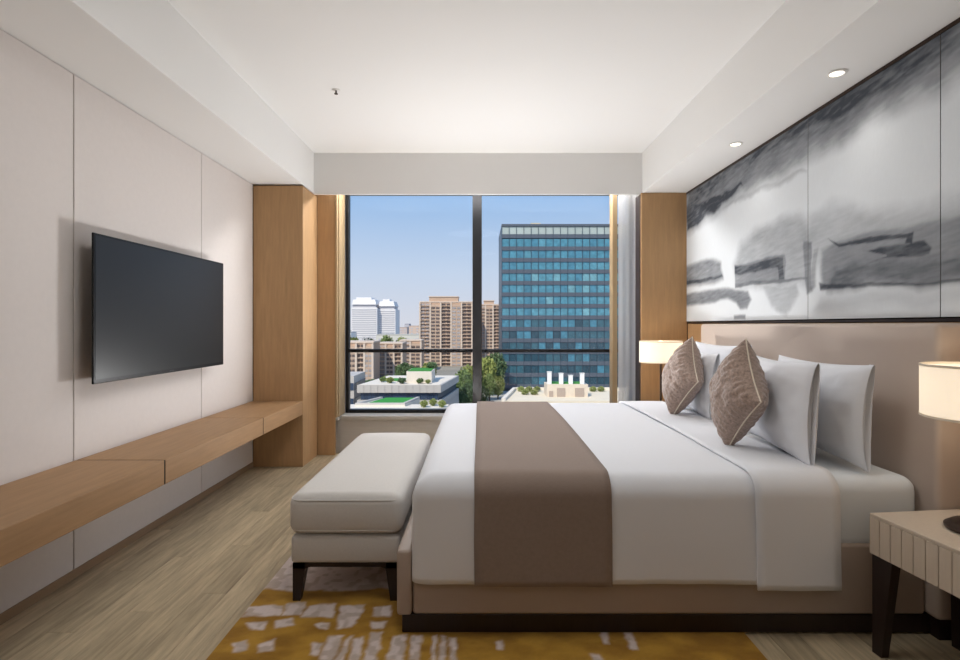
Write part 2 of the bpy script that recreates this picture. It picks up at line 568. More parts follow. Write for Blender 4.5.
def mural_density(Y, Z):
    """ink density 0..1 on the wall plane"""
    # slight bleed
    wx = (fbm(Y * 7, Z * 7, 3) - .5) * .09
    wz = (fbm(Y * 7, Z * 7, 9) - .5) * .07
    y, z = Y + wx, Z + wz
    y2, z2 = Y + wx * .35, Z + wz * .35
    fib = fbm(Y * 14 + Z * 6, Z * 70 + Y * 8, 21, 3)          # dry-brush streaks
    cloud = fbm(Y * 2.2 + 4, Z * 4.0, 31, 5)
    cl2 = fbm(Y * 5 + 4, Z * 9.0, 37, 4)
    D = 0.02 + .05 * (cloud - .4)

    def S(pts, dens, fo, fi=None, rough=False, tex=0.35):
        nonlocal D
        poly = [wallpt(*p) for p in pts]
        yy, zz = (y, z) if rough else (y2, z2)
        sd = poly_sd(yy, zz, poly)
        a = np.clip((fo - sd) / (fo + (fi if fi is not None else fo)), 0, 1)
        a = a * a * (3 - 2 * a)
        d = dens * (1 - tex + 2 * tex * (0.5 * fib + 0.5 * cl2)) * a
        D = np.maximum(D, d) + 0.25 * np.minimum(D, d) * a
    # upper diagonal wash
    S([(686, 170), (960, -60), (1100, -130), (1100, 10), (960, 74), (942, 90), (913, 100), (880, 114), (847, 137), (808, 156), (790, 167), (747, 191), (717, 211), (700, 224), (686, 232)], .62, .10, .10, True, .45)
    S([(686, 185), (720, 165), (800, 110), (900, 40), (960, 0), (1050, -60), (1050, -5), (960, 50), (925, 88), (895, 102), (860, 116), (830, 128), (800, 142), (760, 164), (720, 190), (700, 205), (686, 218)], .74, .08, .10, True, .55)
    S([(686, 205), (716, 196), (742, 182), (745, 186), (717, 210), (700, 222), (686, 230)], .85, .03, .03, True, .4)
    S([(717, 209), (760, 186), (800, 170), (806, 172), (760, 192), (718, 214)], .28, .03, .02, True, .5)
    # mounds
    S([(738, 264), (742, 247), (755, 234), (780, 224), (800, 221), (808, 224), (808, 280), (740, 284)], .36, .10, .03, True, .45)
    S([(806, 240), (812, 218), (830, 208), (850, 211), (880, 214), (920, 210), (960, 198), (1100, 160), (1100, 250), (820, 262)], .30, .10, .05, True, .4)
    S([(820, 250), (835, 240), (860, 232), (900, 225), (960, 212), (1100, 180), (1100, 272), (960, 281), (900, 285), (822, 288)], .50, .03, .03, False, .35)
    S([(835, 268), (880, 262), (960, 252), (1100, 235), (1100, 265), (960, 278), (830, 286)], .62, .06, .03, True, .35)
    S([(819, 283), (900, 282), (960, 277), (1100, 268), (1100, 273), (960, 282), (900, 286), (820, 289)], .75, .012, .01, False, .3)
    S([(820, 296), (960, 288), (1100, 280), (1100, 296), (960, 300), (812, 310)], .14, .05, .03, True, .4)
    S([(827, 238), (838, 243), (870, 237), (905, 232), (914, 230), (913, 243), (904, 243), (906, 237), (870, 244), (838, 247)], .84, .010, .008, False, .25)
    S([(862, 252), (900, 243), (925, 239), (933, 246), (930, 254), (922, 257), (900, 258), (866, 264), (885, 257)], .80, .010, .010, False, .35)
    S([(803, 240), (812, 242), (812, 290), (806, 294), (804, 270)], .55, .015, .015, False, .4)
    S([(813, 250), (818, 248), (815, 285), (811, 290)], .42, .02, .01, False, .4)
    # blobs at the window end
    S([(680, 270), (700, 261), (713, 259), (721, 262), (723, 280), (715, 284), (680, 287)], .60, .03, .03, False, .45)
    S([(680, 281), (705, 278), (722, 274), (723, 278), (705, 283), (680, 286)], .82, .015, .015, False, .3)
    S([(680, 295), (710, 290), (728, 288), (748, 291), (751, 300), (747, 309), (740, 309), (736, 302), (728, 299), (710, 303), (680, 308)], .66, .02, .025, False, .4)
    S([(734, 316), (745, 316), (745, 319), (734, 319)], .62, .02, .01, False, .2)
    S([(735, 264), (752, 261), (775, 255), (784, 255), (786, 262), (785, 281), (778, 282), (755, 284), (735, 288)], .50, .012, .012, False, .4)
    S([(735, 265), (752, 263), (775, 257), (783, 257), (785, 280), (778, 280), (777, 268), (752, 273), (740, 276), (735, 274)], .76, .012, .014, False, .4)
    S([(735, 283), (755, 280), (790, 278), (808, 277), (808, 280), (780, 283), (755, 285), (735, 288)], .62, .010, .010, False, .3)
    S([(762, 285), (797, 285), (797, 296), (786, 312), (772, 306)], .30, .04, .02, True, .4)
    return np.clip(D, 0, 1)


def print_grid(name, nu, nv, fn, colour, m, parent):
    """flat gridded print: fn(u, v) -> world position arrays, colour(pos) -> rgb arrays"""
    u, v = np.meshgrid(np.linspace(0, 1, nu), np.linspace(0, 1, nv))
    P = fn(u.ravel(), v.ravel())
    off = np.array(wloc(parent))
    me = bpy.data.meshes.new(name)
    idx = np.arange(nu * nv).reshape(nv, nu)
    q = np.stack([idx[:-1, :-1], idx[:-1, 1:], idx[1:, 1:], idx[1:, :-1]], -1).reshape(-1, 4)
    me.vertices.add(nu * nv)
    me.vertices.foreach_set('co', (P - off).astype(np.float32).ravel())
    me.loops.add(len(q) * 4)
    me.loops.foreach_set('vertex_index', q.astype(np.int32).ravel())
    me.polygons.add(len(q))
    me.polygons.foreach_set('loop_start', (np.arange(len(q)) * 4).astype(np.int32))
    me.update(calc_edges=True)
    at = me.color_attributes.new('print', 'FLOAT_COLOR', 'POINT')
    c = np.ones((nu * nv, 4), np.float32)
    c[:, :3] = colour(P)
    at.data.foreach_set('color', c.ravel())
    return link(name, me, m, parent)


def mural_colour(P):
    D = mural_density(P[:, 1], P[:, 2])
    D = D + .03 * (fbm(P[:, 1] * 260, P[:, 2] * 40, 50, 2) - .5)
    D = np.clip(D, 0, 1)[:, None]
    paper = np.array(lin(216, 220, 223)[:3])
    mid = np.array(lin(150, 153, 157)[:3])
    ink = np.array(lin(72, 76, 83)[:3])
    return np.where(D < .5, paper + (mid - paper) * (D / .5), mid + (ink - mid) * ((D - .5) / .5))


M_PRINT = attr_mat('ink_print', 0.85, spec=0.06)
M_ALU = mat('panel_core', (120, 118, 115), 0.5)
mz0_, mz1_ = 1.284, ZS - .022
mrl = empty('ink_mural', (MX, 3.0, mz0_), 'large grey ink-wash landscape mural in tall panels above the headboard', 'mural')
for a, b in ((3.062, 4.858), (2.182, 3.058), (1.302, 2.178), (0.422, 1.298)):
    pn = B().box(MX + .001, XR + .03, a, b, mz0_, mz1_).build('mural_panel', M_ALU, mrl)
    nv = 190 if b > 2.0 else 90
    nu = int((b - a) / 1.18 * nv)
    f_ = lambda u, v, a=a, b=b: np.stack([np.full(u.shape, MX), b + (a - b) * u, mz0_ + (mz1_ - mz0_) * v], 1)
    print_grid('ink_print', nu, nv, f_, mural_colour, M_PRINT, pn)
B().box(MX - .002, XR + .03, 0.42, 4.862, ZS - .02, ZS - .003).build('top_rail', M_BRONZE, mrl)

# ------------------------------------------------------------------ rug
def fpt(px, py):
    y = CZ * F / (py - 325.0)
    return ((px - 480.0) * y / F, y)


RA = [[(160, 235), (285, 230), (275, 262), (150, 265)], [(300, 222), (360, 220), (345, 262), (285, 262)], [(375, 230), (465, 225), (455, 270), (350, 268)],
      [(490, 230), (565, 228), (545, 270), (520, 300), (470, 308), (475, 270)], [(605, 235), (655, 230), (650, 265), (598, 268)], [(585, 288), (635, 285), (630, 305), (590, 308)],
      [(265, 282), (315, 275), (320, 298), (260, 305)], [(165, 290), (230, 285), (220, 312), (180, 312)], [(395, 295), (440, 290), (435, 308), (405, 310)],
      [(112, 360), (165, 350), (160, 385), (115, 388)], [(205, 365), (255, 345), (250, 385), (205, 392)], [(440, 340), (490, 335), (450, 421), (415, 421)],
      [(497, 360), (520, 335), (490, 421), (462, 421)], [(530, 345), (555, 342), (545, 421), (515, 421)], [(585, 325), (625, 322), (600, 421), (565, 421)],
      [(665, 340), (710, 330), (690, 421), (640, 421)], [(730, 335), (760, 335), (750, 421), (715, 421)], [(803, 335), (815, 335), (805, 421), (796, 421)],
      [(835, 335), (845, 335), (838, 421), (820, 421)], [(860, 340), (875, 340), (878, 421), (862, 421)], [(385, 360), (420, 360), (410, 400), (385, 395)]]
RB = [[(433, 88), (447, 88), (453, 122), (440, 122)], [(488, 92), (508, 92), (528, 138), (508, 135)], [(400, 150), (425, 150), (430, 165), (405, 165)], [(150, 118), (165, 116), (168, 135), (155, 135)]]
RPOLY = [[fpt(200 + a / 3.43, 540 + b / 3.43) for a, b in p] for p in RA] + [[fpt(440 + a / 2.667, 600 + b / 2.667) for a, b in p] for p in RB]
for k in range(30):        # the same brush marks go on in front of the camera's lower edge
    cx, cy = random.uniform(-.95, .95), random.uniform(1.0, 1.85)
    ww, hh = random.uniform(.02, .05), random.uniform(.04, .13)
    RPOLY.append([(cx - ww, cy - hh), (cx + ww * .6, cy - hh), (cx + ww, cy + hh), (cx - ww * .5, cy + hh)])


def rug_colour(P):
    X, Y = P[:, 0], P[:, 1]
    x = X + (fbm(X * 24, Y * 24, 4) - .5) * .026
    y = Y + (fbm(X * 24, Y * 24, 8) - .5) * .026
    m_ = np.zeros(X.shape)
    for p in RPOLY:
        sd = poly_sd(x, y, p)
        m_ = np.maximum(m_, np.clip((.010 - sd) / .014, 0, 1))
    far = np.clip((y - 2.43 - .06 * (fbm(X * 6, Y * 3, 77) - .5)) / .02, 0, 1)
    dots = np.clip((vnoise(X * 34, Y * 34, 90) - .52) / .12, 0, 1)
    gold = np.array(lin(184, 140, 52)[:3])
    gold2 = np.array(lin(148, 106, 34)[:3])
    mau = np.array(lin(218, 203, 197)[:3])
    mau2 = np.array(lin(184, 166, 152)[:3])
    t = np.clip((fbm(X * 9, Y * 16, 12) - .3) * 2.4, 0, 1)[:, None]
    g = gold2 + (gold - gold2) * t
    l = mau + (mau2 - mau) * (dots * .75)[:, None]
    a = np.maximum(m_, far)[:, None]
    c = g + (l - g) * a
    return np.clip(c * (0.94 + .12 * vnoise(X * 180, Y * 180, 5))[:, None], 0, 1)


M_RUG = attr_mat('rug_pile', 0.95, bump=0.5, bscale=500, spec=0.05, sheen=0.2)
rg = empty('rug', (0.03, 2.4, 0), 'gold rug with pale mauve brush marks under bed and bench', 'rug')
B().box(-1.02, 1.07, 1.0, 3.9, 0.0008, 0.006, .002, 1).build('backing', mat('rug_edge', (176, 138, 62), 0.95), rg)
print_grid('pile', 290, 400, lambda u, v: np.stack([-1.018 + 2.086 * u, 1.002 + 2.896 * v, np.full(u.shape, .0068)], 1), rug_colour, M_RUG, rg)
RZ = 0.0072

# ------------------------------------------------------------------ television
tv = empty('television', (-1.905, 3.21, 0.957), 'large black flat television mounted on the pale wall panels', 'television')
ty0, ty1, tz0, tz1 = 2.562, 3.862, 0.957, 1.707
B().box(-1.935, -1.915, ty0 + .035, ty1 - .035, tz0 + .01, tz1 - .01, .008, 2).build('back_shell', M_TVB, tv)
B().box(-1.975, -1.935, ty0 + .25, ty1 - .25, tz0 + .05, tz0 + .45, .01, 2).build('back_bulge', M_TVB, tv)
B().box(-1.915, -1.905, ty0, ty1, tz0, tz1, .003, 2).build('bezel', M_TVB, tv)
B().box(-1.9052, -1.9035, ty0 + .012, ty1 - .010, tz0 + .022, tz1 - .012).build('screen', M_TVS, tv)
B().box(-1.9052, -1.9032, 3.19, 3.235, tz0 + .007, tz0 + .014).build('badge', mat('badge_grey', (60, 60, 62), .4), tv)
B().box(XL + .001, -1.975, 3.05, 3.37, 1.12, 1.34, .004, 1).build('wall_bracket', M_TVB, tv)

# ------------------------------------------------------------------ bed
bed = empty('bed', (0.8, 3.12, 0), 'king-size upholstered bed with beige leather headboard and dark plinth', 'bed')
BX0, BX1, BY0, BY1 = -0.275, 1.80, 2.098, 4.10
B().box(-0.315, BX1 + .02, BY0 + .004, BY1 - .03, RZ, 0.08, .002, 1).build('plinth', M_DARKW, bed)
B().box(BX0 + .003, BX1 - .003, BY0, BY0 + .05, 0.081, 0.362, .012, 3).build('side_rail', M_RAIL, bed, smooth=True)
B().box(BX0 + .003, BX1 - .003, BY1 - .05, BY1, 0.081, 0.362, .012, 3).build('side_rail', M_RAIL, bed, smooth=True)
B().box(-0.335, BX0, BY0 - .012, BY1 + .012, 0.081, 0.345, .014, 3).build('footboard', M_RAIL, bed, smooth=True)
B().box(BX0 + .003, BX1 - .003, BY0 + .052, BY1 - .052, 0.20, 0.36).build('slat_base', M_DARKW, bed)
hb = B().box(1.80, XR - .007, 2.045, 4.25, 0.081, 1.258, .022, 4).build('headboard', M_LEATH, bed, smooth=True)
B().box(1.82, XR - .007, 2.06, 4.235, 0.0005, 0.08).build('headboard_plinth', M_DARKW, bed)
mt = B().box(-0.25, 1.797, 2.112, 4.09, 0.325, 0.628, .06, 6).build('mattress', M_SHEET2, bed, smooth=True)


def cover(name, x0, x1, off, zhem, m, parent, label=None, round_foot=False, seed=0, thick=0.006, wav=0.004, skew=0.0, loc=None):
    """a cloth lying over the mattress and hanging down both sides"""
    zt = 0.632 + off
    ya, yb = 2.082 - off, 4.117 + off
    r = 0.085
    prof = []
    for i in range(15):
        prof.append((ya, zhem + (zt - r - zhem) * i / 15, -1))
    for i in range(9):
        a = math.pi / 2 * i / 8
        prof.append((ya + r - r * math.cos(a), zt - r + r * math.sin(a), 0))
    for i in range(1, 26):
        prof.append((ya + r + (yb - ya - 2 * r) * i / 26, zt, 0))
    for i in range(9):
        a = math.pi / 2 * i / 8
        prof.append((yb - r + r * math.sin(a), zt - r + r * math.cos(a), 0))
    for i in range(1, 16):
        prof.append((yb, zt - r - (zt - r - zhem) * i / 15, 1))
    xs = []
    if round_foot:
        for i in range(11):
            a = math.pi / 2 * i / 10
            xs.append((x0 + r - r * math.cos(a), r - r * math.sin(a)))
        x_start = x0 + r
    else:
        x_start = x0
        xs.append((x0, 0.0))
    n = max(6, int((x1 - x_start) / .035))
    xs += [(x_start + (x1 - x_start) * i / n, 0.0) for i in range(1, n + 1)]
    V, Fc = [], []
    for (X, drop) in xs:
        for (Y, Z, sd) in prof:
            nz = noise.noise(Vector((X * 3.1 + seed, Y * 2.3, Z * 2.0)))
            n2 = noise.noise(Vector((X * 7.3 + seed, Y * 1.2, Z * 4.0 + 9)))
            cyy = (ya + yb) / 2
            hang = max(0.0, (zt - r - Z)) / (zt - r - zhem) if sd else 0.0
            yy = Y + (wav * 1.6 * n2 * hang * (1 if sd else 0))
            if sd < 0:
                yy -= 0.012 * hang
            # round off the vertical corner at the foot
            ins = drop * 0.35
            yy = yy + ins * (1 if yy < cyy else -1)
            zz = min(Z, zt - drop) + (wav * nz if not sd else 0)
            # gentle crown over the bed
            if not sd:
                q = (Y - cyy) / ((yb - ya) / 2)
                zz += 0.012 * (1 - q * q)
            XX = X + skew * hang + (0.003 * n2 if not (round_foot and drop > 0) else 0)
            V.append((XX, yy, zz))
    m_ = len(prof)
    for i in range(len(xs) - 1):
        for j in range(m_ - 1):
            a = i * m_ + j
            Fc.append((a, a + m_, a + m_ + 1, a + 1))
    if round_foot:
        base = len(V)
        ring = [V[j] for j in range(m_)]
        V += ring
        Fc.append(tuple(range(base, base + m_)))
    o = pydata(name, V, Fc, m, parent, loc or (0, 0, 0))
    o.data.update()
    bm_ = bmesh.new()
    bm_.from_mesh(o.data)
    bmesh.ops.recalc_face_normals(bm_, faces=bm_.faces[:])
    bm_.to_mesh(o.data)
    bm_.free()
    o.data.set_sharp_from_angle(angle=math.radians(50))
    sm = o.modifiers.new('thickness', 'SOLIDIFY')
    sm.thickness = thick
    sm.offset = 1.0
    return o


dv = empty('duvet', (0.5, 3.1, 0.63), 'smooth white duvet draped over the bed with its top folded back', 'duvet')
cover('duvet_body', -0.268, 1.13, 0.004, 0.222, M_SHEET, dv, round_foot=True, seed=1)
cover('folded_top', 1.095, 1.425, 0.0155, 0.204, M_SHEET, dv, seed=4, thick=0.008, skew=0.0)
rn = cover('bed_runner', -0.023, 0.523, 0.0165, 0.218, M_RUN, None, seed=8, thick=0.004, wav=0.003, loc=(0.25, 3.1, 0.65))
tag(rn, 'taupe woven bed runner laid across the white duvet', 'bed runner')

BT = 0.664     # level of the made bed


def pillow_mesh(wd, ht, th, n=26, pinch=0.05, puff=0.42, openend=False, seed=0, wr=0.006, corner=0.0, pucker=0.0):
    """local: u = width (x), v = height (z, from 0), thickness along y"""
    V, Fc = [], []
    def pt(u, v, s):
        x = wd / 2 * u * (1 - pinch * (1 - v * v)) * (1 + corner * (u * u * v * v))
        z = ht / 2 * v * (1 - pinch * (1 - u * u)) * (1 + corner * (u * u * v * v))
        uu = u
        if openend:
            uu = u * .982 if u > 0 else u
        t = max(0.0, (1 - abs(uu) ** 2.4)) * max(0.0, (1 - abs(v) ** 2.4))
        t = th / 2 * t ** puff
        e = (1 - u * u) * (1 - v * v)
        t *= 1 + 0.10 * noise.noise(Vector((u * 2.2 + seed, v * 2.2, s)))
        wrk = wr * (noise.noise(Vector((u * 3.0 + seed * 3, v * 9, s * 2))) + noise.noise(Vector((u * 8 + seed, v * 3, s * 5)))) * min(1, 3 * e)
        if pucker:
            du, dv = 1 - abs(u), 1 - abs(v)
            ee = min(du, dv)
            along = v if du < dv else u
            k = math.sin(along * 34 + seed + 2.5 * noise.noise(Vector((along * 3, seed, 0))))
            wrk += pucker * k * math.exp(-((ee - .14) / .10) ** 2) * (0.4 + 0.6 * abs(noise.noise(Vector((along * 2.2, seed * 2, 5)))) * 2)
        return (x, s * t + s * wrk, z + ht / 2)
    lin_ = [-math.cos(math.pi * i / n) * .55 + .45 * (2 * i / n - 1) for i in range(n + 1)]
    for s in (-1, 1):
        b0 = len(V)
        for j in range(n + 1):
            for i in range(n + 1):
                V.append(pt(lin_[i], lin_[j], s))
        for j in range(n):
            for i in range(n):
                a = b0 + j * (n + 1) + i
                f = (a, a + 1, a + n + 2, a + n + 1)
                Fc.append(f if s < 0 else f[::-1])
    outline = [(u, -1) for u in lin_] + [(1, v) for v in lin_[1:]] + [(u, 1) for u in lin_[::-1][1:]] + [(-1, v) for v in lin_[::-1][1:-1]]
    ol = [tuple((Vector(pt(u, v, -1)) + Vector(pt(u, v, 1))) / 2) for u, v in outline]
    me = bpy.data.meshes.new('pillow')
    me.from_pydata(V, [], Fc)
    bm_ = bmesh.new()
    bm_.from_mesh(me)
    bmesh.ops.remove_doubles(bm_, verts=bm_.verts[:], dist=0.0004)
    if openend:      # the tucked-in opening of the pillow case
        ed = [e for e in bm_.edges if e.is_boundary]
        if ed:
            r_ = bmesh.ops.extrude_edge_only(bm_, edges=ed)
            vs = [v for v in r_['geom'] if isinstance(v, bmesh.types.BMVert)]
            for v in vs:
                v.co.x -= 0.03
                v.co.y *= 0.55
            fe = [e for e in bm_.edges if e.is_boundary]
            try:
                bmesh.ops.edgeloop_fill(bm_, edges=fe)
            except Exception:
                pass
    bmesh.ops.recalc_face_normals(bm_, faces=bm_.faces[:])
    bm_.to_mesh(me)
    bm_.free()
    return me, ol


def pose(o, base, yaw, lean):
    """stand a pillow: its front looks to -x, turned by yaw, leaning back by lean"""
    R = Matrix.Rotation(yaw, 4, 'Z') @ Matrix.Rotation(lean, 4, 'Y') @ Matrix.Rotation(-math.pi / 2, 4, 'Z')
    o.matrix_world = Matrix.Translation(Vector(base)) @ R


def white_pillow(base, yaw, lean, label, seed, wd=.74, ht=.435, th=.145):
    me, ol = pillow_mesh(wd, ht, th, 28, 0.06, 0.46, openend=True, seed=seed, corner=0.02)
    # local +x looks to -y after the pose, so the case opening sits at the camera end
    o = link('white_pillow', me, M_SHEET, None, (0, 0, 0), True)
    o.data.set_sharp_from_angle(angle=math.radians(75))
    pose(o, base, yaw, lean)
    tag(o, label, 'pillow', 'white pillows standing against the headboard')
    return o


white_pillow((1.625, 2.52, BT - .018), math.radians(-3), math.radians(2.5), 'white pillow leaning on the headboard, on the striped nightstand side', 3)
white_pillow((1.445, 2.55, BT - .012), math.radians(-8), math.radians(3), 'white pillow in front of another, behind the cushion on the nightstand side', 11)
white_pillow((1.665, 3.65, BT - .018), math.radians(3), math.radians(3), 'white pillow leaning on the headboard, on the window side', 17, ht=.475)
white_pillow((1.475, 3.60, BT - .012), math.radians(-6), math.radians(6), 'white pillow in front of another, behind the cushion on the window side', 23, ht=.42)


def cushion(base, yaw, lean, label, seed, side=.372):
    t = empty('throw_cushion', base, label, 'cushion', 'taupe throw cushions on the bed')
    me, ol = pillow_mesh(side, side, .215, 84, 0.06, 0.44, seed=seed, wr=.006, corner=0.04, pucker=.0045)
    # stand on one corner: turn the square by 45 degrees in its own plane
    c = Matrix.Translation((0, 0, side * .735)) @ Matrix.Rotation(math.radians(45), 4, 'Y') @ Matrix.Translation((0, 0, -side / 2))
    R = Matrix.Rotation(yaw, 4, 'Z') @ Matrix.Rotation(lean, 4, 'Y') @ Matrix.Rotation(-math.pi / 2, 4, 'Z')
    me.transform(R @ c)
    link('cover', me, M_CUSH, t, (0, 0, 0), True).data.set_sharp_from_angle(angle=math.radians(80))
    b = B()
    b.tube([(R @ c) @ Vector(p) for p in ol], .0035, 6, True)
    b.build('piping', M_PIPE, t, local=True, smooth=True)


cushion((1.215, 2.55, BT - .022), math.radians(-6), math.radians(9), 'taupe chenille cushion on its corner, on the striped nightstand side', 2)
cushion((1.262, 3.42, BT - .022), math.radians(-2), math.radians(14), 'taupe chenille cushion on its corner, on the window side', 5)

# ------------------------------------------------------------------ bench at the foot of the bed
bn = empty('bed_bench', (-0.6, 3.02, RZ), 'pale upholstered bench with thick seat cushion and dark wooden legs', 'bench')
bx0, bx1, by0, by1 = -0.852, -0.362, 2.335, 3.70
B().box(bx0, bx1, by0, by1, 0.178, 0.302, .018, 3).build('base', M_BENCH, bn, smooth=True)


def soft_box(name, x0, x1, y0, y1, z0, z1, r, crown, m, parent, smooth=True):
    b = bmesh.new()
    g = bmesh.ops.create_cube(b, size=1.0)
    bmesh.ops.scale(b, vec=(x1 - x0, y1 - y0, z1 - z0), verts=b.verts[:])
    bmesh.ops.translate(b, vec=((x0 + x1) / 2, (y0 + y1) / 2, (z0 + z1) / 2), verts=b.verts[:])
    bmesh.ops.bevel(b, geom=b.edges[:], offset=r, segments=6, profile=0.5, affect='EDGES')
    bmesh.ops.subdivide_edges(b, edges=[e for e in b.edges if e.calc_length() > .12], cuts=7, use_grid_fill=True)
    for v in b.verts:
        u = (v.co.x - (x0 + x1) / 2) / ((x1 - x0) / 2)
        w_ = (v.co.y - (y0 + y1) / 2) / ((y1 - y0) / 2)
        if v.co.z > (z0 + z1) / 2:
            v.co.z += crown * (1 - u ** 2) * (1 - w_ ** 4)
        q = (v.co.z - z0) / (z1 - z0)
        s = 4 * q * (1 - q) * .008
        v.co.x += s * (1 if u > .9 else -1 if u < -.9 else 0)
        v.co.y += s * (1 if w_ > .95 else -1 if w_ < -.95 else 0)
    bb = B()
    bb.bm.free()
    bb.bm = b
    return bb.build(name, m, parent, smooth=smooth)


sc_ = soft_box('seat_cushion', bx0 - .004, bx1 + .008, by0 - .004, by1, 0.303, 0.488, .045, .022, M_BENCH, bn)
b_ = B()
for zz in (0.463, 0.328):
    e, r = -.005, .05
    pts = []
    for (cx, cy, a0) in ((bx1 - r - e, by0 + r + e, -90), (bx1 - r - e, by1 - r - e, 0), (bx0 + r + e, by1 - r - e, 90), (bx0 + r + e, by0 + r + e, 180)):
        for i in range(6):
            a = math.radians(a0 + 18 * i)
            pts.append((cx + r * math.cos(a), cy + r * math.sin(a), zz))
    b_.tube(pts, .003, 6, True)
b_.build('seam', M_BENCH, bn, smooth=True)
for (lx, sx_) in ((bx0 + .008, 1), (bx1 - .008, -1)):
    for (ly, sy_) in ((by0 + .008, 1), (by1 - .008, -1)):
        b_ = B()
        T = lambda w1, w2: (min(lx, lx + sx_ * w1), max(lx, lx + sx_ * w1), min(ly, ly + sy_ * w2), max(ly, ly + sy_ * w2))
        b_.taper(T(.034, .034), T(.055, .055), RZ, 0.150)
        b_.taper(T(.055, .055), T(.055, .055), 0.150, 0.177)
        b_.taper(T(.055, .05), T(.13, .05), 0.152, 0.177)
        b_.build('leg', M_DARKW, bn)
B().box(bx0 + .05, bx1 - .05, by0 + .012, by0 + .032, .158, .177).build('apron_rail', M_DARKW, bn)

# ------------------------------------------------------------------ nightstands and lamps
M_SHADE = None


def shade_mat():
    m = bpy.data.materials.new('linen_lampshade')
    m.use_nodes = True
    t = m.node_tree
    t.nodes.clear()
    o = t.nodes.new('ShaderNodeOutputMaterial')
    ad = t.nodes.new('ShaderNodeAddShader')
    mx = t.nodes.new('ShaderNodeMixShader')
    df = t.nodes.new('ShaderNodeBsdfDiffuse')
    tl_ = t.nodes.new('ShaderNodeBsdfTranslucent')
    em = t.nodes.new('ShaderNodeEmission')
    n = t.nodes.new('ShaderNodeTexNoise')
    mp = t.nodes.new('ShaderNodeMapping')
    tc_ = t.nodes.new('ShaderNodeTexCoord')
    rr = t.nodes.new('ShaderNodeValToRGB')
    mp.inputs['Scale'].default_value = (1, 1, 5)
    n.inputs['Scale'].default_value = 90
    t.links.new(tc_.outputs['Object'], mp.inputs[0])
    t.links.new(mp.outputs[0], n.inputs['Vector'])
    rr.color_ramp.elements[0].color = (0.86, 0.79, 0.68, 1)
    rr.color_ramp.elements[1].color = (1.0, 0.95, 0.86, 1)
    t.links.new(n.outputs[0], rr.inputs[0])
    t.links.new(rr.outputs[0], df.inputs[0])
    t.links.new(rr.outputs[0], tl_.inputs[0])
    t.links.new(rr.outputs[0], em.inputs[0])
    em.inputs[1].default_value = 0.30
    mx.inputs[0].default_value = 0.5
    t.links.new(df.outputs[0], mx.inputs[1])
    t.links.new(tl_.outputs[0], mx.inputs[2])
    t.links.new(mx.outputs[0], ad.inputs[0])
    t.links.new(em.outputs[0], ad.inputs[1])
    t.links.new(ad.outputs[0], o.inputs[0])
    return m


M_SHADE = shade_mat()
M_BULB = mat('bulb', (255, 240, 215), 0.5, emit=(255, 225, 180), estr=2.0)


def nightstand(loc, rz, label):
    t = empty('nightstand', loc, label, 'nightstand', rz=rz)
    wx, wy, zt, ap = 0.38, 0.45, 0.530, 0.150
    # local frame: x 0..wx away from the bed foot, y -wy..0 towards the camera
    B().box(.004, wx - .004, -wy + .004, -.004, zt - ap, zt - .014).build('carcass', M_GROOVE, t, local=True)
    B().box(0, wx, -wy, 0, zt - .013, zt, .002, 1).build('top', M_STAND, t, local=True)
    nb = 10
    for i in range(nb):
        a, b = -wy + wy * i / nb, -wy + wy * (i + 1) / nb
        B().box(-.001, .006, a + .0012, b - .0012, zt - ap - .002, zt - .0135, .001, 1).build('board', M_STAND, t, local=True)
        B().box(wx - .006, wx + .001, a + .0012, b - .0012, zt - ap - .002, zt - .0135, .001, 1).build('board', M_STAND, t, local=True)
    nb = 9
    for i in range(nb):
        a, b = wx * i / nb, wx * (i + 1) / nb
        B().box(a + .0072, b - .0012, -.006, .001, zt - ap - .002, zt - .0135, .001, 1).build('board', M_STAND, t, local=True)
        B().box(a + .0072, b - .0012, -wy - .001, -wy + .006, zt - ap - .002, zt - .0135, .001, 1).build('board', M_STAND, t, local=True)
    for lx, s in ((.006, 1), (wx - .006, -1)):
        for ly, q in ((-.006, -1), (-wy + .006, 1)):
            T = lambda w1, w2: (min(lx, lx + s * w1), max(lx, lx + s * w1), min(ly, ly + q * w2), max(ly, ly + q * w2))
            B().taper(T(.030, .040), T(.038, .085), 0.0005, zt - ap - .003).build('leg', M_DARKW, t, local=True)
    return t


nightstand((1.494, 1.995, 0), math.radians(6.0), 'beige striped nightstand with dark tapered legs beside the leather bed')
nightstand((1.44, 4.78, 0), 0.0, 'beige nightstand on the window side of the bed')


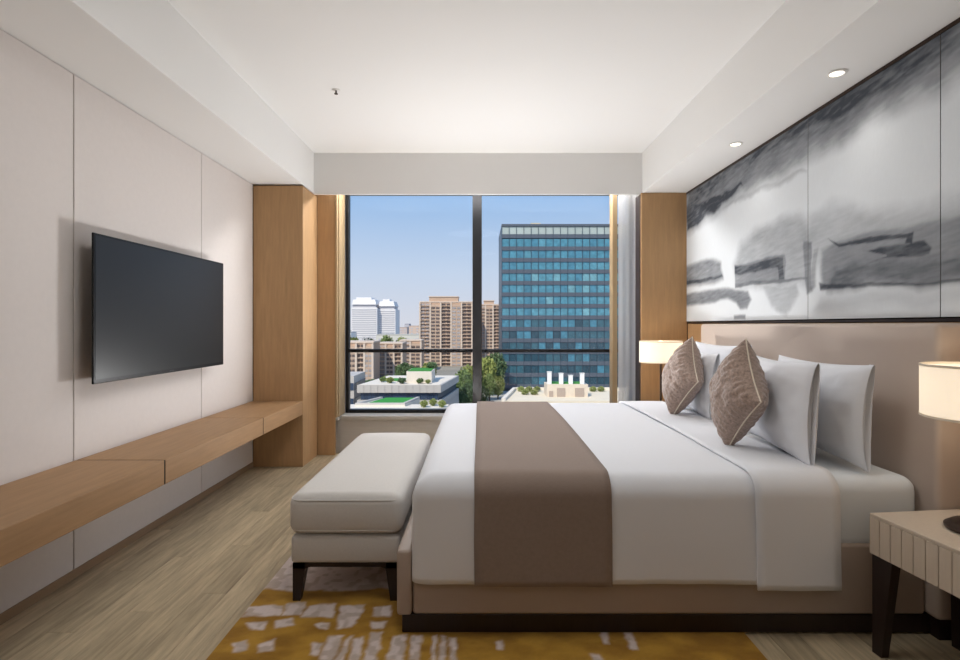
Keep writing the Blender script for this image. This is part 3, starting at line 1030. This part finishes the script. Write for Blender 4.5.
def lamp(x, y, z, label, r=0.180):
    t = empty('table_lamp', (x, y, z), label, 'lamp', 'bedside table lamps')
    B().lathe([(.085, z + .0005), (.112, z + .004), (.114, z + .012), (.095, z + .026), (.05, z + .036), (.012, z + .040)], x, y, 40).build('base', M_BRONZE, t, smooth=True)
    B().lathe([(.009, z + .038), (.009, z + .50)], x, y, 16).build('stem', M_BRONZE, t, smooth=True)
    s0, s1 = z + .398, z + .577
    sh_ = B().lathe([(r, s0), (r, s1), (r - .003, s1), (r - .003, s0), (r, s0)], x, y, 56, cap=False).build('shade', M_SHADE, t, smooth=True)
    rb = B()
    for zz in (s0, s1):
        rb.lathe([(r + .0015, zz - .004), (r + .0015, zz + .004), (r - .0045, zz + .004), (r - .0045, zz - .004), (r + .0015, zz - .004)], x, y, 56, cap=False)
    rb.build('rim', mat('shade_tape', (238, 226, 206), .6), sh_)
    b = B()
    for k in range(3):
        a = 2 * math.pi * k / 3 + .3
        b.tube([(x, y, s1 - .03), (x + (r - .004) * math.cos(a), y + (r - .004) * math.sin(a), s1 - .01)], .002, 6)
    b.build('shade_spider', M_METAL, t)
    B().lathe([(.012, z + .50), (.026, z + .53), (.030, z + .555), (.018, z + .58), (.004, z + .585)], x, y, 20).build('bulb', M_BULB, t, smooth=True)
    d = bpy.data.lights.new('lamp_light', 'POINT')
    d.energy = P_LAMP
    d.color = (1, 0.85, 0.68)
    d.shadow_soft_size = 0.05
    o = bpy.data.objects.new('lamp_light', d)
    COL.objects.link(o)
    o.parent = t
    o.location = (0.07, 0, .50)


lamp(1.755, 1.80, 0.530, 'bedside lamp with cream drum shade and round bronze base on striped nightstand')
lamp(1.575, 4.53, 0.530, 'bedside lamp with glowing cream drum shade before the oak panel')

# low uplighter added out of sight behind the bed, lights ceiling and beam
up = empty('added_uplighter', (0.02, 4.60, 0), 'added low white bowl uplighter, hidden between bed and window to light the ceiling', 'lamp')
B().lathe([(.11, .0005), (.11, .015), (.02, .025), (.02, .36)], 0.02, 4.60, 28).build('foot', M_METAL, up, smooth=True)
B().lathe([(.02, .35), (.14, .37), (.24, .42), (.28, .48), (.274, .48), (.235, .425), (.13, .385), (.02, .37)], 0.02, 4.60, 36).build('bowl', M_WHITEF, up, smooth=True)
area('fill_uplight', (0, 0, .47), .46, .46, P_UP, (math.radians(180 + 40), 0, 0), shape='DISK', parent=up)

# ------------------------------------------------------------------ sheer curtain
V, Fc = [], []
nx_, nz_ = 120, 12
for j in range(nz_ + 1):
    z = 0.012 + (ZS + .08 - 0.012) * j / nz_
    for i in range(nx_ + 1):
        u = i / nx_
        x_ = 1.345 + .195 * u
        V.append((x_, 5.055 + .007 * math.sin(u * 2 * math.pi * 3 + 1.0) * (.75 + .25 * math.sin(j * .3)), z))
for j in range(nz_):
    for i in range(nx_):
        a = j * (nx_ + 1) + i
        Fc.append((a, a + 1, a + nx_ + 2, a + nx_ + 1))
M_SHEER = mat('sheer_curtain', (240, 240, 240), 0.8)
t_ = M_SHEER.node_tree
b0 = t_.nodes['Principled BSDF']
tlc = t_.nodes.new('ShaderNodeBsdfTranslucent')
tlc.inputs[0].default_value = (.9, .9, .9, 1)
mxs = t_.nodes.new('ShaderNodeMixShader')
mxs.inputs[0].default_value = .5
ou = t_.nodes['Material Output']
t_.links.new(b0.outputs[0], mxs.inputs[1])
t_.links.new(tlc.outputs[0], mxs.inputs[2])
trs = t_.nodes.new('ShaderNodeBsdfTransparent')
mx2 = t_.nodes.new('ShaderNodeMixShader')
mx2.inputs[0].default_value = .18
t_.links.new(mxs.outputs[0], mx2.inputs[1])
t_.links.new(trs.outputs[0], mx2.inputs[2])
t_.links.new(mx2.outputs[0], ou.inputs[0])
cu = pydata('sheer_curtain', V, Fc, M_SHEER, None, (1.44, 5.055, 0.012))
tag(cu, 'gathered white curtain hanging at the side of the window', 'curtain')

# ------------------------------------------------------------------ the city outside
GZ = CZ - 26.0


def ex(px, Y):
    return (px - 480.0) * Y / F


def ez(py, Y):
    return CZ + (325.0 - py) * Y / F


M_GROUND = mat('city_ground', (150, 146, 136), 0.9, vary=0.2, vscale=0.05)
gd = B().box(-900, 900, 60, 2600, GZ - 1, GZ).build('city_ground', M_GROUND, loc=(0, 300, GZ))
tag(gd, 'paved city ground far below the window', 'ground', kind='structure')

# glass office tower
TY = 205.0
M_TBODY = mat('tower_spandrel', (92, 100, 112), 0.4, spec=0.3)
M_TMUL = mat('tower_mullion', (66, 82, 98), 0.4)
TG = [mat('tower_glass_%d' % i, c, 0.12, spec=0.6, vary=.25, vscale=.8, per_obj=.06) for i, c in enumerate(((82, 142, 164), (76, 134, 158), (90, 148, 168), (114, 166, 180), (62, 102, 118), (50, 80, 96)))]
M_TTOP = mat('tower_top_glass', (176, 188, 184), 0.3, spec=0.5, per_obj=.1)
tw = empty('office_tower', (ex(556, TY), TY, GZ), 'blue glass office tower with dark floor bands', 'building')
tx0, tx1 = ex(501.8, TY), ex(501.8, TY) + 52.0
ttop = ez(224, TY)
B().box(tx0, tx1, TY + .6, TY + 34, GZ, ttop - .3).build('body', M_TMUL, tw)
B().box(tx0 - .05, tx1 + .05, TY - .1, TY + 34.05, ttop - .9, ttop).build('roof_edge', M_TBODY, tw)
B().box(tx0 + 12, tx0 + 16, TY + 6, TY + 11, ttop, ttop + 1.6).build('roof_hut', mat('roof_hut', (214, 205, 180), .7), tw)
fh = 11.5 * TY / F
ncol = 18
cw = (tx1 - tx0) / ncol
pme = None
rows = 14
for r_i in range(rows):
    zt = ttop - 1.0 - fh * r_i - (0.3 if r_i else 0)
    gh = fh * .66
    zb = zt - gh
    sp_top = zb
    sp_bot = zt - fh
    B().box(tx0, tx1, TY, TY + .6, max(sp_bot, GZ), sp_top).build('spandrel', M_TBODY, tw)
    for c_i in range(ncol):
        if pme is None:
            me = bpy.data.meshes.new('tower_pane')
            bb = bmesh.new()
            g = bmesh.ops.create_cube(bb, size=1.0)
            bmesh.ops.scale(bb, vec=(cw * .985, .3, gh), verts=bb.verts[:])
            bb.to_mesh(me)
            bb.free()
            me.materials.append(TG[0])
            pme = me
        o = bpy.data.objects.new('pane', pme)
        COL.objects.link(o)
        o.parent = tw
        o.location = Vector((tx0 + cw * (c_i + .5), TY + .45, (zt + zb) / 2)) - tw.location
        hsh = random.random()
        if r_i == 0:
            mm = M_TTOP
        elif r_i <= 3:
            mm = TG[0] if hsh < .5 else TG[1] if hsh < .88 else TG[2]
        elif r_i <= 7:
            mm = TG[0] if hsh < .4 else TG[2] if hsh < .75 else TG[3] if hsh < .87 else TG[1]
        elif r_i <= 9:
            mm = TG[4] if hsh < .55 else TG[1] if hsh < .9 else TG[5]
        else:
            mm = TG[5] if hsh < .5 else TG[4] if hsh < .92 else TG[1]
        o.material_slots[0].link = 'OBJECT'
        o.material_slots[0].material = mm
for c_i in range(ncol + 1):
    xx = tx0 + cw * c_i
    B().box(xx - .06, xx + .06, TY - .05, TY + .3, GZ, ttop - .5).build('mullion', M_TMUL, tw)


def windows(parent, xs_, zs_, y, ww, hh, m, name='window'):
    me = bpy.data.meshes.new(name)
    bb = bmesh.new()
    bmesh.ops.create_cube(bb, size=1.0)
    bmesh.ops.scale(bb, vec=(ww, .4, hh), verts=bb.verts[:])
    bb.to_mesh(me)
    bb.free()
    me.materials.append(m)
    for xx in xs_:
        for zz in zs_:
            o = bpy.data.objects.new(name, me)
            COL.objects.link(o)
            o.parent = parent
            o.location = Vector((xx, y, zz)) - parent.location


M_BR = mat('brick_pale_brown', (202, 174, 152), 0.85, vary=.05, vscale=.2)
M_BR2 = mat('brick_cream', (222, 204, 188), 0.85)
M_WIN = mat('far_window', (104, 94, 92), 0.3, spec=0.5, per_obj=.25)
M_WIN2 = mat('far_window_pale', (176, 170, 170), 0.4, per_obj=.15)


def apartment(px0, px1, ptop, Y, label, floors, cols_, tower=None, depth=16, m=M_BR):
    x0, x1 = ex(px0, Y), ex(px1, Y)
    zt = ez(ptop, Y)
    t = empty('apartment_block', ((x0 + x1) / 2, Y, GZ), label, 'building')
    B().box(x0, x1, Y, Y + depth, GZ, zt).build('body', m, t)
    B().box(x0 - .3, x1 + .3, Y - .3, Y + depth + .3, zt, zt + .7).build('parapet', M_BR2, t)
    fh_ = (zt - GZ) / floors
    bay = (x1 - x0) / cols_
    for c_ in range(cols_):
        xc = x0 + bay * (c_ + .5)
        proj = 1.0 if c_ % 2 else 0.0
        if proj:
            B().box(xc - bay * .46, xc + bay * .46, Y - 1.0, Y, GZ, zt - fh_ * .5).build('bay', M_BR if m is not M_BR else m, t)
        windows(t, [xc - bay * .22, xc + bay * .22], [zt - fh_ * (k + .55) for k in range(1 if proj else 0, floors)], Y - proj, bay * .34, fh_ * .5, M_WIN if c_ % 3 else M_WIN2)
    for k in range(1, floors, 1):
        B().box(x0 - .1, x1 + .1, Y - 1.12, Y, zt - fh_ * k - .10, zt - fh_ * k + .12).build('floor_band', M_BR2, t)
    for c_ in range(cols_ + 1):
        xc = x0 + bay * c_
        B().box(xc - .45, xc + .45, Y - 1.3, Y, GZ, zt - .2).build('pier', M_BR2, t)
    if tower:
        a, b, tp = tower
        B().box(ex(a, Y), ex(b, Y), Y + 1, Y + depth - 1, zt, ez(tp, Y)).build('roof_tower', M_BR, t)
        B().box(ex(a, Y) - .3, ex(b, Y) + .3, Y + .6, Y + depth - .6, ez(tp, Y), ez(tp, Y) + .6).build('tower_parapet', M_BR2, t)
    return t


apartment(420, 472, 302.5, 330, 'tall pale brown apartment block behind the low grey building', 18, 5, (429, 458, 297))
apartment(478, 500.5, 305, 345, 'tall brown apartment block half hidden behind the glass tower', 18, 3, (484, 494, 301))
apartment(340, 373, 343, 235, 'low brown apartment block with pale balconies, towards the white high-rise', 8, 4)
apartment(378, 402, 344, 256, 'low brown apartment block with pale balconies beside the tall brown block', 8, 3)
apartment(400, 421, 341, 290, 'low brown apartment block in the gap before the tall brown block', 8, 2)

# white slab high-rise far away
WY = 700.0
M_WH = mat('far_white', (236, 234, 234), 0.8)
M_WHB = mat('far_white_band', (196, 194, 200), 0.6)
wt = empty('white_highrise', (ex(374, WY), WY, GZ), 'white high-rise with fine window bands on the skyline', 'building')
for (a, b, tp, yo) in ((351.5, 377, 307.5, 0), (377.2, 394.5, 309.0, 8)):
    x0, x1 = ex(a, WY), ex(b, WY)
    zt = ez(tp, WY)
    B().box(x0, x1, WY + yo, WY + 45, GZ, zt).build('body', M_WH, wt)
    B().box(x0 + 1, x1 - 2, WY + yo + 2, WY + 40, zt, zt + 4).build('crown_band', M_WHB, wt)
    B().taper((x0 + .5, x1 - 1, WY + yo, WY + 44), (x0 + 1.5, x1 - 3, WY + yo + 2, WY + 38), zt + 4, zt + 11).build('crown', M_WH, wt)
    B().box(x0 + 5, x1 - 9, WY + yo + 6, WY + 34, zt + 11, zt + 14).build('crown_house', M_WH, wt)
    k = 0
    z = zt - 3
    while z > GZ + 4:
        B().box(x0 + 1, x1 - 1, WY + yo - .4, WY + yo + .2, z - .6, z + .6).build('window_band', M_WHB, wt)
        z -= 2.9
for i, (a, b, tp, Y, c, lb) in enumerate((
        (345, 351, 333, 640, (238, 236, 232), 'small white block at the foot of the white high-rise'),
        (382, 389.5, 335.5, 560, (96, 124, 160), 'small blue-grey block before the white high-rise'),
        (376, 421, 336, 480, (214, 212, 204), 'long low pale building on the skyline'),
        (399, 407, 328, 900, (206, 190, 184), 'hazy pinkish far block beside the white high-rise'),
        (404.5, 409, 324.5, 1000, (188, 186, 194), 'slim hazy grey far tower on the skyline'),
        (409, 420, 326.5, 850, (214, 192, 178), 'hazy brown far block beside the tall apartment block'),
        (640, 690, 318, 420, (206, 192, 180), 'pale far block past the glass tower, by the curtain'),
        (700, 770, 305, 380, (198, 190, 186), 'grey far block past the glass tower, further along'),
        (250, 300, 312, 420, (208, 194, 182), 'pale far block past the window jamb'),
        (300, 336, 330, 520, (214, 206, 200), 'low cream far block past the window jamb'))):
    x0, x1 = ex(a, Y), ex(b, Y)
    t = empty('distant_building', ((x0 + x1) / 2, Y, GZ), lb, 'building')
    m_ = mat('distant_%d' % i, c, .9)
    zt = ez(tp, Y)
    B().box(x0, x1, Y, Y + 30, GZ, zt).build('body', m_, t)
    B().box(x0 + .3, x1 - .3, Y + .5, Y + 29, zt, zt + 1.5).build('roof', mat('distant_roof_%d' % i, tuple(int(v * .88) for v in c), .9), t)
    n = max(2, int((x1 - x0) / 7))
    windows(t, [x0 + (x1 - x0) * (k + .5) / n for k in range(n)], [zt - 3 - 4 * k for k in range(3)], Y, 3.5, 1.8, M_WHB)

# low grey podium with window band and roof terrace
M_POD = mat('podium_stone', (196, 190, 184), 0.8, vary=.05, vscale=.4)
M_PODG = mat('podium_glass', (52, 68, 92), 0.2, spec=0.6, per_obj=.2)
M_PODR = mat('podium_roof', (232, 222, 208), 0.9)
M_GRASS = mat('roof_turf', (70, 140, 62), 0.95, vary=.25, vscale=1.2)
M_HEDGE = mat('hedge', (104, 146, 62), 0.95, vary=.35, vscale=2.0)
PY = 121.0
pz = ez(384.7, PY)
px0, px1 = ex(357, PY), ex(441, PY)
pb = empty('podium_building', ((px0 + px1) / 2, PY, GZ), 'low grey building with dark window band and green roof terrace', 'building')
PD = 23.0
sl_ = 3.2            # the far side runs a little to the right


def pod(z0, z1, ins):
    b = B()
    pts = [(px0 + ins, PY + ins), (px1 - ins, PY + ins), (px1 + sl_ - ins, PY + PD - ins), (px0 + sl_ + ins, PY + PD - ins)]
    return b.prism(pts, z0, z1, 'z')


u = PY / F
pod(GZ, pz - 22 * u, 0).build('ground_storey', M_POD, pb)
pod(pz - 22 * u, pz - 15.5 * u, .5).build('lower_window_band', M_PODG, pb)
pod(pz - 23 * u, pz - 15.5 * u, 0).build('middle_storey', M_POD, pb)
pod(pz - 15.5 * u, pz - 8 * u, .7).build('window_recess', M_TMUL, pb)
npn = 22
for i in range(npn):
    a = px0 + .8 + (px1 - px0 - 1.6) * i / npn
    b = px0 + .8 + (px1 - px0 - 1.6) * (i + 1) / npn
    B().box(a + .06, b - .06, PY + .55, PY + .75, pz - 15.4 * u, pz - 8.1 * u).build('window', M_PODG, pb)
pod(pz - 8 * u, pz - .5 * u, 0).build('upper_band', M_POD, pb)
npn = 12
for i in range(npn):
    a = px0 + (px1 - px0) * i / npn
    b = px0 + (px1 - px0) * (i + 1) / npn
    B().box(a + .05, b - .05, PY - .12, PY, pz - 8 * u, pz - .2 * u).build('facing_panel', M_POD, pb)
pod(pz - .5 * u, pz - .2 * u, .4).build('roof_deck', M_PODR, pb)
B().box(ex(407, PY + 5), ex(432, PY + 5), PY + 4, PY + 14, pz - .2 * u, ez(371.5, PY + 4)).build('roof_house', M_PODR, pb)
B().box(ex(408, PY + 5), ex(431, PY + 5), PY + 4.5, PY + 13.5, ez(371.5, PY + 4), ez(371, PY + 4)).build('roof_turf', M_GRASS, pb)
B().box(ex(381, PY + 8), ex(403, PY + 8), PY + 8, PY + 15, pz - .1 * u, pz).build('terrace_turf', M_GRASS, pb)


def shrub_mesh(n=160, seed=0, leaf=.3, ry=1.0, rz=1.0):
    rnd = random.Random(seed)
    V, Fc = [], []
    for i in range(n):
        d = Vector((rnd.gauss(0, 1), rnd.gauss(0, 1), rnd.gauss(0, 1))).normalized()
        rr = rnd.uniform(.55, 1.0) * (1 + .25 * noise.noise(d * 2 + Vector((seed, 0, 0))))
        p = Vector((d.x * rr, d.y * rr * ry, d.z * rr * rz))
        a = Vector((rnd.gauss(0, 1), rnd.gauss(0, 1), rnd.gauss(0, 1))).normalized()
        b = a.orthogonal().normalized()
        s = leaf * rnd.uniform(.6, 1.2)
        k = len(V)
        V += [tuple(p + a * s), tuple(p + b * s * .6), tuple(p - a * s), tuple(p - b * s * .6)]
        Fc.append((k, k + 1, k + 2, k + 3))
    me = bpy.data.meshes.new('foliage')
    me.from_pydata(V, [], Fc)
    return me


SHR = []
LEAFM = [mat('leaf_green_%d' % i, c, .8, per_obj=.2, vary=.25, vscale=2.0) for i, c in enumerate(((112, 130, 78), (140, 148, 84), (92, 112, 76)))]
for s in range(3):
    me = shrub_mesh(420, s, .22)
    me.materials.append(LEAFM[s])
    SHR.append(me)
for i, (q, Y, r) in enumerate(((383, PY + 6, .9), (390, PY + 3.5, 1.0), (402, PY + 2.4, 1.0), (420, PY + 2.4, .9), (428, PY + 2.4, .7), (432, PY + 13, 1.4))):
    o = bpy.data.objects.new('terrace_shrub', SHR[i % 3])
    COL.objects.link(o)
    zb = pz if i < 5 else ez(371, PY + 4) - .4
    o.location = (ex(q, Y), Y, zb + r * .74)
    o.scale = (r, r, r * .7)
    tag(o, 'small green shrub on the roof terrace of the low grey building', 'shrub', 'terrace shrubs')

# small building with green flat roof in front of the podium
QY = 103.0
qz = ez(403, QY)
q0, q1 = ex(355, QY), ex(405, QY)
qb = empty('turf_roof_building', ((q0 + q1) / 2, QY, GZ), 'small cream building with bright green turf roof', 'building')
B().prism([(q0, QY), (q1, QY), (q1 + 1.9, QY + 9), (q0 + 3.2, QY + 9)], GZ, qz - .35, 'z').build('body', M_PODR, qb)
for nm, pl in (('parapet', [(q0, QY), (q1, QY), (q1 + .06, QY + .5), (q0 + .15, QY + .5)]), ('parapet', [(q1 - .5, QY + .5), (q1 + .1, QY + .5), (q1 + 1.9, QY + 9), (q1 + 1.3, QY + 9)]),
               ('parapet', [(q0 + .15, QY + .5), (q0 + .75, QY + .5), (q0 + 3.8, QY + 9), (q0 + 3.2, QY + 9)])):
    B().prism(pl, qz - .35, qz, 'z').build(nm, M_POD, qb)
B().prism([(q0 + 2.2, QY + .8), (q1 - .7, QY + .8), (q1 + 1.1, QY + 8.6), (q0 + 4.6, QY + 8.6)], qz - .35, qz - .12, 'z').build('turf', mat('bright_turf', (62, 150, 66), .95, vary=.15, vscale=2), qb)
B().box(ex(341, 100), ex(447, 100), 96, 106, GZ, ez(408, 100) - .2).build('lower_terrace', M_PODR, qb)
for i, (q, Y) in enumerate(((424, 102), (433, 104), (442, 102))):
    o = bpy.data.objects.new('courtyard_shrub', SHR[1])
    COL.objects.link(o)
    o.location = (ex(q, Y), Y, ez(408, 100) + .55)
    o.scale = (.8, .8, .7)
    tag(o, 'yellow-green shrub in the courtyard by the turf-roofed building', 'shrub', 'courtyard shrubs')

# grey side building at the left window edge
LY = 125.0
lb_ = empty('side_building', (ex(340, LY), LY, GZ), 'grey building with dark window bands at the window jamb', 'building')
l0, l1, lz = ex(310, LY), ex(354, LY), ez(376, LY)
B().box(l0, l1, LY, LY + 12, GZ, lz).build('body', M_POD, lb_)
for k in range(4):
    for i in range(6):
        a = l0 + (l1 - l0) * i / 6
        B().box(a + .1, a + (l1 - l0) / 6 - .1, LY - .15, LY + .1, lz - 3.4 - 3.7 * k, lz - 1.7 - 3.7 * k).build('window', M_PODG, lb_)
    B().box(l1 - .1, l1 + .15, LY + .5, LY + 11.5, lz - 3.4 - 3.7 * k, lz - 1.7 - 3.7 * k).build('side_window_band', M_PODG, lb_)

# cream roof in front of the tower, plant room with white flues
RYF, RYB = 104.0, 122.0
rz_ = ez(392, 118)
rb_ = empty('flat_roof_building', (ex(556, 110), 112, GZ), 'cream flat roof with plant room before the glass tower', 'building')
B().prism([(ex(503, RYF) - .3, RYF), (ex(640, RYF), RYF), (ex(640, RYB), RYB), (ex(513, RYB), RYB)], GZ, rz_, 'z').build('body', mat('cream_roof', (234, 220, 196), .9, vary=.05, vscale=.5), rb_)
B().prism([(ex(503, RYF) - .3, RYF), (ex(503, RYF) + .5, RYF), (ex(513, RYB) + .7, RYB), (ex(513, RYB), RYB)], rz_, rz_ + .6, 'z').build('parapet', M_PODR, rb_)
B().box(ex(513, RYB), ex(640, RYB), RYB - .5, RYB, rz_, rz_ + .6).build('parapet', M_PODR, rb_)
hx0, hx1 = ex(547, 110), ex(588, 110)
hz = ez(384.5, 110)
B().box(hx0, hx1, 110, 115, rz_, hz).build('plant_room', mat('plant_room_wall', (222, 208, 190), .85, vary=.06, vscale=.8), rb_)
B().box(hx0 + .8, hx1 - .8, 111, 114.5, hz, hz + .15).build('plant_room_turf', M_GRASS, rb_)
for a, b, c, d in ((549, 553, 391, 397), (557, 565, 388, 399), (575, 584, 388, 399)):
    B().box(ex(a, 110), ex(b, 110), 109.85, 110, ez(d, 110), ez(c, 110)).build('plant_door', mat('plant_door', (176, 160, 148), .7), rb_)
for q, tp in ((549.3, 372), (561, 373.5), (570.5, 375.5), (582, 373.5)):
    xx = ex(q, 111)
    fl_ = B().box(xx - .42, xx + .42, 110.5, 111.4, hz + .01, ez(tp, 111), .04, 1).build('flue', mat('flue_white', (246, 246, 246), .6), rb_)
    B().box(xx - .5, xx + .5, 110.42, 111.48, ez(tp, 111), ez(tp, 111) + .12).build('flue_cap', M_WHITEF, fl_)
for i, (q, Y) in enumerate(((521, 119), (529, 119), (537, 119), (525, 113.5), (534, 113.5), (593, 119), (601, 119))):
    o = bpy.data.objects.new('roof_garden_shrub', SHR[1])
    COL.objects.link(o)
    o.location = (ex(q, Y), Y, rz_ + .5)
    o.scale = (.85, .8, .7)
    tag(o, 'yellow-green shrub on the cream flat roof before the tower', 'shrub', 'roof garden shrubs')

# tower forecourt: low wall, cars, trees
fw = B().box(ex(483, 165), ex(640, 165), 160, 203, GZ, GZ + .12).build('forecourt_paving', mat('forecourt', (188, 182, 174), .9), loc=(ex(556, 180), 180, GZ))
tag(fw, 'pale paving in front of the glass tower', 'pavement', kind='structure')
CARM = [mat('car_white', (236, 236, 238), .3), mat('car_grey', (120, 124, 130), .3)]
M_TYRE = mat('tyre', (24, 24, 24), .8)
for i, (q, Y) in enumerate(((510, 172), (528, 172), (594, 172), (610, 182), (491, 167))):
    xx = ex(q, Y)
    t = empty('parked_car', (xx, Y, GZ + .12), 'small parked car in front of the glass tower', 'car', 'cars parked before the tower')
    z0 = GZ + .12
    B().box(xx - 2.2, xx + 2.2, Y - .9, Y + .9, z0 + .3, z0 + .95, .12, 2).build('body', CARM[i % 2], t)
    B().taper((xx - 1.4, xx + 1.3, Y - .8, Y + .8), (xx - .8, xx + .8, Y - .65, Y + .65), z0 + .93, z0 + 1.5).build('cabin', M_PODG, t)
    for sx_ in (-1.35, 1.35):
        for sy_ in (-.95, .75):
            B().prism([(xx + sx_ + .33 * math.cos(k * math.pi / 6), z0 + .335 + .33 * math.sin(k * math.pi / 6)) for k in range(12)], Y + sy_, Y + sy_ + .2, 'y').build('wheel', M_TYRE, t)

M_TRUNK = mat('tree_trunk', (92, 76, 60), .9)
TREES = []
for s in range(3):
    me = shrub_mesh(1500, 20 + s, .13)
    me.materials.append(LEAFM[s])
    TREES.append(me)


def tree(q, Y, h, r, k, label, group):
    x_ = ex(q, Y)
    t = empty('street_tree', (x_, Y, GZ), label, 'tree', group)
    B().lathe([(.28, GZ), (.2, GZ + h * .45), (.08, GZ + h * .8)], x_, Y, 8).build('trunk', M_TRUNK, t)
    o = bpy.data.objects.new('crown', TREES[k % 3])
    COL.objects.link(o)
    o.parent = t
    o.location = (0, 0, h * .62)
    o.scale = (r, r, h * .42)
    o.rotation_euler = (0, 0, k * 1.3)


for i, (q, Y, h, r) in enumerate(((463.5, 158, 12, 3.2), (470, 166, 13, 3.6), (468, 148, 9, 2.8), (475, 176, 12, 3.2), (486.5, 190, 14, 3.8), (495.5, 197, 15, 4.0), (489.5, 178, 9, 2.2), (498, 182, 8, 2.6), (480, 154, 8, 2.6))):
    tree(q, Y, h, r, i, 'leafy green street tree between the low grey building and the glass tower', 'street trees before the tower')
for i, (q, Y, h, r) in enumerate(((389, 205, 6, 3), (405, 215, 10, 4.0), (417, 222, 8, 3.5), (429, 232, 9, 3.5), (372, 200, 5, 3), (396, 190, 6, 3), (352, 290, 19, 5), (369, 300, 18, 5), (386, 310, 19, 5), (402, 325, 18, 5))):
    tree(q, Y, h, r, i + 1, 'dark green tree among the brown apartment blocks', 'trees among the apartment blocks')
